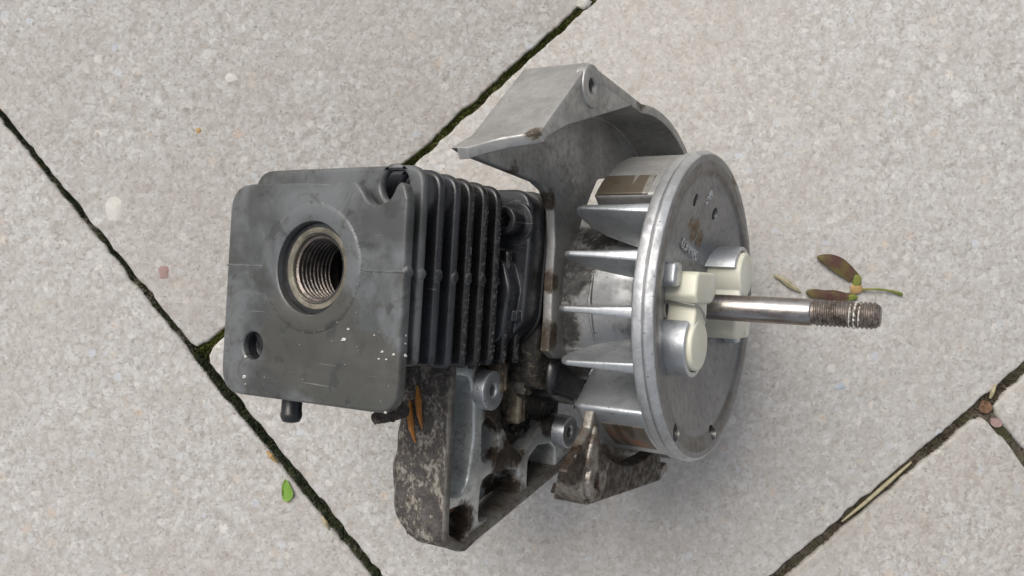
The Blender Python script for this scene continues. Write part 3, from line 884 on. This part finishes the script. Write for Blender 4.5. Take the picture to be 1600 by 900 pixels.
# --- flywheel
g = G()
def cone_x(r): return -.9 - max(0.0, min(1.0, (43.2 - r) / 31.2)) * 7.9
prof = [(-13.5, 9), (-13.5, 14), (-8.4, 43), (-6.6, 48.2), (-6.2, 49.2), (-5.6, 49.5), (-2.9, 49.6), (-2.6, 49.2), (-2.3, 49.3), (-2.1, 49.8), (-.5, 49.0), (-.1, 48.9), (-.05, 48.6), (-.15, 44.6), (-.3, 43.9), (-.9, 43.2)]
for r in (38, 30, 22, 14, 12): prof.append((cone_x(r), r))
prof += [(-8.6, 10.5), (-8.0, 9.8), (-8.0, 4.2), (-13.5, 4.2), (-13.5, 9)]
rings = g.lathe(prof, 'X', (0, 0), 128)
for i, rg_ in enumerate(rings[4:10]):
    for k, v in enumerate(rg_):
        q = Vector((k * .35, i * .9, 2)); v.co.x += .00009 * noise.noise(q)
        v.co.yz *= 1 + .0022 * noise.noise(q * 1.9)
fly = g.build('flywheel', M['alu_face'], engine)
cutters = []
for y, z, r in ((33.4, 11, 2.2), (-38.0, 25, 3.0), (-42.3, -12, 2.7), (31.5, -10.5, 2.2)):
    g = G(); X = cone_x(math.hypot(y, z))
    n = 20
    r0, r1 = g.ring([(X - 2.2, y + r * .85 * math.cos(6.2832 * k / n), z + r * .85 * math.sin(6.2832 * k / n)) for k in range(n)]), g.ring([(X + 3, y + r * 1.12 * math.cos(6.2832 * k / n), z + r * 1.12 * math.sin(6.2832 * k / n)) for k in range(n)])
    g.bridge(r0, r1); g.face(r0); g.face(r1)
    c = g.build('cutter', M['alu_face'], engine); cutters.append(c)
    md = fly.modifiers.new('recess', 'BOOLEAN'); md.object = c; md.operation = 'DIFFERENCE'; md.solver = 'EXACT'
bpy.context.view_layer.update()
dg = bpy.context.evaluated_depsgraph_get()
nm = bpy.data.meshes.new_from_object(fly.evaluated_get(dg))
fly.modifiers.clear(); fly.data = nm
nm.polygons.foreach_set('use_smooth', [True] * len(nm.polygons)); nm.set_sharp_from_angle(angle=math.radians(28))
for c in cutters: bpy.data.objects.remove(c)
# bright rim band as its own skin
g = G()
rr = g.lathe([(-7.2, 47.6), (-6.6, 49.2), (-6.2, 49.6), (-5.8, 49.75), (-3.6, 49.85), (-3.4, 49.8), (-3.2, 49.45), (-3.0, 49.45), (-2.8, 49.95), (-2.5, 50.2), (-1.9, 50.3), (-1.75, 50.25), (-.25, 49.45), (-.05, 49.2), (-.03, 48.9), (-.3, 48.7)], 'X', (0, 0), 160)
for i, rg_ in enumerate(rr):
    for k, v in enumerate(rg_):
        q = Vector((k * .55, i * .8, 4)); v.co.x += .00012 * noise.noise(q); v.co.yz *= 1 + .0018 * noise.noise(q * 1.3)
g.build('flywheel_rim', M['alu_rim'], fly, sharp=22)

def rot_x(o, deg):
    o.rotation_euler = (math.radians(deg), 0, 0)
def blade_mesh():
    g = G()
    # in (X, r): built lying along +Z, thickness along Y
    outl = [(-5.2, 49.4), (-16.0, 49.5), (-27.5, 49.8), (-29.6, 49.0), (-30.2, 47.4), (-29.6, 44.8), (-27.6, 40.6), (-23.5, 36.4), (-17, 32.6), (-10.6, 30.0), (-8.6, 40)]
    outl = rpoly([(a, b, 1.2) for a, b in outl], 2)
    def hf(a, b, h):
        X, r = b, a
        th = .80 + .95 * max(0, (X + 30) / 25) ** 1.4
        return (a, b, h * th)
    # axis 'Y': (a, b) = (Z, X)
    g.prism([(r, x) for x, r in outl], -1, 1, 'Y', bev=.6, seg=3, hf=hf)
    return g
blades = [34.0, 15.6, -3.6, -22.6] + [95 + 18.9 * k for k in range(10)]
first = None
for d in blades:
    if first is None:
        first = blade_mesh().build('fan_blade', M['alu'], fly); o = first
    else:
        o = first.copy(); COL.objects.link(o); o.parent = fly
    # +angle leans from +Z to +Y
    rot_x(o, -d)
def sector(g, a0, a1, r0, r1, x0, x1, bev, bev0=None, cr=0.0):
    pts = [(r1 * math.sin(math.radians(a)), r1 * math.cos(math.radians(a)), 0) for a in [a0 + (a1 - a0) * k / 10 for k in range(11)]]
    pin = [(r0 * math.sin(math.radians(a)), r0 * math.cos(math.radians(a)), 0) for a in [a1 + (a0 - a1) * k / 6 for k in range(7)]]
    P = pts + pin
    for i in (0, 10, 11, 17): P[i] = (P[i][0], P[i][1], cr)
    g.prism(rpoly(P, 5), x0, x1, 'X', bev=bev, seg=6, bev0=bev0 or bev)
    return g
g = G(); sector(g, -41.0, -76, 30, 49.3, -30.5, -5.6, 2.0, 4.2, 2.2)
g.build('magnet_block', M['alu'], fly)
g = G(); sector(g, -48.5, -66, 44, 49.5, -21.5, -7.6, .3, None, .5)
g.build('magnet_pole', M['lamin'], fly)
g = G(); sector(g, 40, 80, 30, 49.2, -26.4, -5.6, 1.6, 2.2, 1.5)
g.build('balance_block', M['alu_house'], fly)
g = G(); sector(g, 40.4, 51.5, 44, 49.45, -25.0, -8.4, .4, None, .8)
g.build('striped_pole', M['pole'], fly)

# pawl posts, pawls and springs
def pawl_set(sign):
    def P(y, z): return (sign * y, sign * z)
    cy, cz = -11.8, 23.2
    # half-tube post
    a0, a1 = (48, -168)
    ang = [a0 + (a1 - a0) * k / 26 for k in range(27)]
    # angle measured from +Z toward +Y
    def ap(r, a): return P(cy + r * math.sin(math.radians(a)), cz + r * math.cos(math.radians(a)))
    pts = [ap(9.7, a) for a in ang] + [ap(8.1, a) for a in reversed(ang)]
    g = G()
    g.prism(pts, -9.5, 3.6, 'X', bev=.55, seg=3, bev0=0)
    post = g.build('pawl_post', M['alu'], fly)
    # pivot of the pawl with neck and hook
    g = G()
    g.prism([P(cy + 7.7 * math.sin(math.radians(a)), cz + 7.7 * math.cos(math.radians(a))) for a in range(0, 360, 9)], -7.0, 5.0, 'X', bev=.8, seg=4)
    neck = [(-7, 18.0), (-7, 28.5), (-1.5, 27.2), (2.2, 27.6), (2.2, 17.0), (-2, 16.6)]
    g.prism(rpoly([(*P(y, z), 1.2) for y, z in neck], 4), -4.2, 4.6, 'X', bev=.7)
    hook = [(2.4, 13.0), (.9, 15.4), (.5, 28.2), (2.8, 30.4), (9.0, 29.4), (10.0, 28), (10.4, 13.5), (8.6, 11.2), (4, 10.8)]
    g.prism(rpoly([(*P(y, z), 1.4) for y, z in hook], 4), -8.2, 5.4, 'X', bev=.9, seg=4)
    pawl = g.build('starter_pawl', M['nylon'], fly)
    g = G()
    for x0, w_ in ((-4.6, 2.3), (.6, 2.5)):
        for i in range(9): g.blob((x0 + random.uniform(0, w_), *P(cy + 7.7 * math.sin(math.radians(50 + random.uniform(-6, 8))), cz + 7.7 * math.cos(math.radians(50 + random.uniform(-6, 8))))), random.uniform(.4, .9), .45, .45, 1, .4, i)
    g.build('scuff_mark', M['bore'] if sign > 0 else M['nylon'], fly)
    g = G()
    path = [(-4.4, -4.2, 28.0), (-4.8, -2.0, 28.7), (-4.6, .0, 29.0), (-3.4, .8, 29.1), (0, .5, 28.6), (4.6, 0.0, 28.3), (5.6, -.6, 27.0), (5.9, -2.4, 24.0), (6.0, -4.2, 22.5)]
    g.tube([(x, *P(y, z)) for x, y, z in path], .42, 8)
    g.build('pawl_spring', M['wire'], fly)
    g = G()
    stop = [(5.4, 27.0), (5.4, 32.5), (12.6, 32.5), (12.6, 27.0)]
    stop = [(5.2, 30.3), (5.2, 36.2), (12.4, 35.2), (12.4, 29.6)]
    g.prism(rpoly([(*P(y, z), 1.6) for y, z in stop], 4), -7, 0.8, 'X', bev=1.0, seg=4, bev0=0)
    g.build('pawl_stop', M['alu'], fly)
pawl_set(1); pawl_set(-1)
# a second nylon lug of the lower pawl, seen under the shaft
g = G()
g.prism(rpoly([(-2.2, -14, .8), (-2.2, -34, 1), (-8.2, -33, 1.2), (-8.2, -13, 1)]), -8, 4.2, 'X', bev=.8)
g.build('pawl_tail', M['nylon'], fly)
# reinforcing webs, dimples, pin marks on the face
g = G()
for i in range(34):
    y = 36.8 + random.gauss(0, 1.3); z = -1 + random.gauss(0, 1.0); X = cone_x(math.hypot(y, z))
    g.blob((X + .1, y, z), .35, random.uniform(.2, .6), random.uniform(.2, .6), 1, .4, i)
g.build('punch_mark', M['alu'], fly)
# casting mark
fc = bpy.data.curves.new('casting_mark', 'FONT')
fc.body = 'D.3MM1PC'
fc.size = 4.4 * S; fc.extrude = .16 * S; fc.offset = 0.0; fc.space_character = .95
tmp = bpy.data.objects.new('casting_mark', fc)
mk = bpy.data.objects.new('casting_mark', bpy.data.meshes.new_from_object(tmp)); COL.objects.link(mk); mk.parent = fly
bpy.data.objects.remove(tmp)
mk.data.materials.append(M['alu'])
p0 = Vector((cone_x(25) + .15, 18.2, 15.5)); p1 = Vector((cone_x(17.5) + .15, 14.6, -7.5))
dX = (p1 - p0).normalized(); up_ = Vector((.18, 1, 0)); up_ = (up_ - dX * up_.dot(dX)).normalized(); nz = dX.cross(up_)
mt = Matrix((dX, up_, nz)).transposed().to_4x4(); mt.translation = p0 * S
mk.matrix_local = mt

# --- crankshaft
g = G()
g.lathe([(-14, 4.15), (31.6, 4.15), (31.9, 4.0), (32.2, 3.6)], 'X', (0, 0), 40)
sh = g.build('crankshaft', M['shaft'], engine)
g = G()
# helical thread: profile swept along the helix as a height field
N, pitch = 36, 1.27
xs0, xs1 = 32.0, 51.2
rows, steps = [], 220
for i in range(steps + 1):
    x = xs0 + (xs1 - xs0) * i / steps
    ring = []
    for k in range(N):
        ph = ((x / pitch) - k / N) % 1.0
        tri = abs(ph - .5) * 2
        r = 3.55 + .52 * min(1, max(0, tri * 1.25 - .1))
        if x > xs1 - 1.6: r = min(r, 4.1 - (x - (xs1 - 1.6)) * .75)
        if x < xs0 + .8: r = 3.7
        a = 2 * math.pi * k / N
        ring.append((x, r * math.cos(a), r * math.sin(a)))
    rows.append(g.ring(ring))
for r0, r1 in zip(rows, rows[1:]): g.bridge(r0, r1)
g.face(rows[-1])
g.build('shaft_thread', M['thread'], sh, sharp=80)
g = G()
for x0, a0_, a1_, rr_ in ((43.1, -70, 50, .26), (44.4, -95, 85, .34), (45.7, -80, 60, .24)):
    pts, rad = [], []
    for k in range(41):
        a = math.radians(a0_ + (a1_ - a0_) * k / 40); w = noise.noise(Vector((k * .35, x0, 1)))
        pts.append((x0 + .18 * w + a / 6.28 * 1.27, 3.86 * math.sin(a), 3.86 * math.cos(a))); rad.append(max(.03, rr_ * (.75 + 1.1 * w)))
    g.tube(pts, rad, 6)
g.build('thread_paste', M['white_crumb'], sh)

# ------------------------------------------------------------------ loose things
def E(p): return engine.matrix_world @ (Vector(p) * S)
def thing(o, label, cat, group=None):
    o['label'] = label; o['category'] = cat
    if group: o['group'] = group
    return o
def empty(name, loc):
    o = bpy.data.objects.new(name, None); COL.objects.link(o); o.location = Vector(loc) * S; o.empty_display_size = .01
    return o

# maple key
def px2(x, y, z=0): return gp(1080 + x / 4.444, 380 + y / 4.444, z)
nut = px2(1150, 315, 1.5)
key = empty('maple_seed', nut)
thing(key, 'winged maple seed pair, purple and green, on the paving by the shaft tip', 'maple seed')
def wing(up, lo, zt):
    g = G(); n = 14
    U, Lw = spline(up, 5), spline(lo, 5)
    m = min(len(U), len(Lw))
    rowsT, rowsB = [], []
    for i in range(m):
        s = i / (m - 1); r1, r2 = [], []
        for k in range(6):
            f = k / 5
            x = U[i][0] * (1 - f) + Lw[i][0] * f; y = U[i][1] * (1 - f) + Lw[i][1] * f
            zz = 1.0 + zt * math.sin(s * 2.2) + .5 * math.sin(f * 3.1) + .25 * math.sin(f * 14 + s * 5) * (1 - s * .5)
            P = Vector(px2(x, y, zz)) - Vector(nut)
            r1.append(P); r2.append(P - Vector((0, 0, .35)))
        rowsT.append(g.ring(r1)); rowsB.append(g.ring(list(reversed(r2))))
    for a, b, c, d in zip(rowsT, rowsT[1:], rowsB, rowsB[1:]):
        g.bridge(a + c, b + d)
    g.face(rowsT[0] + rowsB[0]); g.face(rowsT[-1] + rowsB[-1])
    return g.build('wing', M['samara_wing'], key, sharp=50)
wing([(1175, 230), (1130, 175), (1060, 110), (980, 78), (900, 80), (872, 98)], [(1100, 270), (1060, 240), (1000, 205), (950, 165), (900, 130), (874, 104)], 1.6)
wing([(1150, 345), (1080, 345), (1000, 326), (930, 326), (850, 318), (800, 330)], [(1100, 395), (1050, 402), (980, 402), (910, 388), (840, 382), (800, 352)], .9)
def seed(p, rx, ry, rz, mat, nm):
    g = G(); P = Vector(px2(*p)) - Vector(nut); g.blob(P, rx, ry, rz, 2, .25, rx)
    return g.build(nm, M[mat], key)
seed((1150, 262, 1.2), 2.0, 2.9, .9, 'samara_green', 'seed'); seed((1118, 376, 1.1), 2.5, 1.5, .85, 'samara_green', 'seed')
seed((1146, 318, 1.2), 2.9, 2.2, .9, 'samara_tan', 'seed_joint')
g = G()
g.tube([Vector(px2(x, y, z)) - Vector(nut) for x, y, z in ((1190, 322, 1.4), (1260, 320, 2.2), (1330, 322, 2.0), (1400, 335, 1.4), (1462, 356, .9))], [.55, .42, .45, .55, .8], 7)
g.build('stalk', M['samara_green'], key)

# dry twig
g = G()
path = [px2(575, 222, 1.2), px2(620, 245, 1.0), px2(670, 280, .9), px2(715, 312, .8), px2(765, 342, .7)]
g.tube(path, [.5, 1.0, 1.5, 1.0, .4], 7)
g.roughen(.25, 2.0)
thing(g.build('twig', M['straw'], None), 'small tan twig on the paving right of the flywheel', 'twig')

# green leaflet on the left joint
def leaflet(name, pts, mat, z, label, cat, curl=.8):
    g = G()
    c = Vector((sum(p[0] for p in pts) / len(pts), sum(p[1] for p in pts) / len(pts)))
    P = spline(pts + [pts[0]], 4)[:-1]
    top, bot = [], []
    rings = []
    for f in (1.0, .66, .33):
        rings.append(g.ring([gp(c.x + (x - c.x) * f, c.y + (y - c.y) * f, z + curl * f * f * (1 + .5 * math.sin(i))) for i, (x, y) in enumerate(P)]))
    under = g.ring([gp(x, y, z + curl * (1 + .5 * math.sin(i)) - .3) for i, (x, y) in enumerate(P)])
    for a, b in zip(rings, rings[1:]): g.bridge(a, b)
    g.face(rings[-1]); g.bridge(under, rings[0]); g.face(list(reversed(under)))
    return thing(g.build(name, M[mat], None, sharp=60), label, cat)
leaflet('leaf', [(446, 748), (453, 757), (458, 772), (453, 782), (444, 783), (440, 772), (441, 757)], 'leaf_green', .5, 'small bright green leaf at the edge of the mossy left joint', 'leaf')
leaflet('leaf_fragment', [(1534, 624), (1546, 628), (1550, 640), (1540, 646), (1530, 640)], 'dead_leaf', -1.5, 'dark brown leaf fragment sunk in the joint crossing at right', 'leaf fragment')
leaflet('leaf_fragment', [(1548, 652), (1560, 654), (1566, 664), (1556, 668), (1548, 662)], 'red_chip', -.8, 'pinkish brown leaf fragment in the short joint at right', 'leaf fragment')
def stalk(name, pts, rads, mat, label, cat):
    g = G(); g.tube([gp(*p) for p in pts], rads, 7)
    return thing(g.build(name, M[mat], None), label, cat)
stalk('straw', [(1315, 815, .2), (1350, 787, .5), (1390, 752, .8), (1424, 722, .3)], [.35, .75, .8, .4], 'straw', 'long dry straw lying along the lower right joint', 'straw')
stalk('straw', [(1547, 622, -.2), (1551, 612, .8), (1556, 600, .6)], [.5, .9, .4], 'straw', 'short dry straw stub standing at the right joint crossing', 'straw')
stalk('straw', [(503, 806, .0), (509, 817, .6), (514, 828, .2)], [.4, 1.0, .4], 'straw', 'short yellowish straw in the mossy joint below the green leaf', 'straw')
stalk('straw', [(416, 704, -.6), (424, 713, .3), (432, 722, -.4)], [.5, 1.1, .4], 'samara_tan', 'pale tan husk in the mossy joint above the green leaf', 'husk')
def chip(px, py, rx, ry, mat, label, h=.35):
    g = G(); x, y, _ = gp(px, py); g.blob((x, y, 0), rx, ry, h, 2, .5, px)
    thing(g.build('stone_chip', M[mat], None), label, 'stone chip')
chip(256, 425, 2.1, 2.8, 'red_chip', 'dull red stone chip set in the paving left of the cylinder')
chip(1312, 604, 3.0, 1.6, 'blue_chip', 'bluish grey stone chip set in the paving below the shaft tip')
chip(310, 204, 1.2, 1.2, 'samara_tan', 'yellow stone chip set in the upper left paving')
chip(361, 122, 2.6, 2.0, 'pale_chip', 'cream stone chip set in the paving at upper left')
chip(912, 6, 3.0, 2.4, 'pale_chip', 'cream pebble in the mossy joint at the top edge', 1.6)
chip(180, 325, 3.6, 5.4, 'pale_chip', 'large flat cream stone chip in paving beside the long joint', .25)

# wood splinters stuck to the bracket
def splinter(pts, r, mat, label):
    g = G()
    P = [E(p) / S for p in pts]
    g.tube(P, [r * .3, r, r * .8, r * .15], 5); g.roughen(.25, 1.2)
    thing(g.build('wood_splinter', M[mat], None, sharp=20), label, 'splinter')
splinter([(-68.6, -33.0, 66.6), (-68.0, -37, 66.9), (-67.2, -41, 66.9), (-65.8, -45.5, 66.5)], 1.1, 'splinter_wood', 'bright orange wood splinter stuck on the crusted bracket, the left one')
splinter([(-66.0, -28.5, 66.5), (-65.2, -33, 66.9), (-64.6, -37, 66.8), (-63.6, -41.0, 66.4)], 1.0, 'splinter_wood', 'orange brown wood splinter on the crusted bracket beside the brighter one')
splinter([(-58.5, -66.5, 57.0), (-57.5, -63, 55.0), (-57, -60, 52.6), (-57, -57, 50.5)], 1.2, 'splinter_brown', 'brown wood splinter lodged in the bracket pocket above its lower corner')

# white crumbs on the head
g = G()
for px_, py_, r in ((-67.4, -14.5, .8), (-66, -11.6, .5), (-104.5, -22.2, .6), (-104.5, -28.0, .7), (-104, -30, .3), (-51.8, -32.0, .5), (-54, -16.6, .5), (-55, -18.5, .35), (-52.5, -18.4, .35), (-50.2, -17.0, .5), (-57, -12.5, .3), (-48.7, -17.2, .9), (-48.6, -12, .5), (-48.5, -14, .4)):
    z = HZ + .15 if px_ < -49.6 else HZ - 2.0
    P = E((px_, py_, z)) / S
    g.blob(P, r * .85, r * .6, r * .4, 2, .9, r * 9)
for i in range(34):
    P = E((random.uniform(-108, -50), random.uniform(-31, 8), HZ + .03)) / S
    if math.hypot(*(Vector(((engine.matrix_world.inverted() @ (P * S)).x / S - CX, (engine.matrix_world.inverted() @ (P * S)).y / S - CY)))) < 13.5: continue
    g.blob(P, .06 + .1 * random.random(), .10, .06, 1, .3, i)
g.build('white_crumbs', M['white_crumb'], None, kind='stuff', label='white crumbs scattered on the black cylinder head')
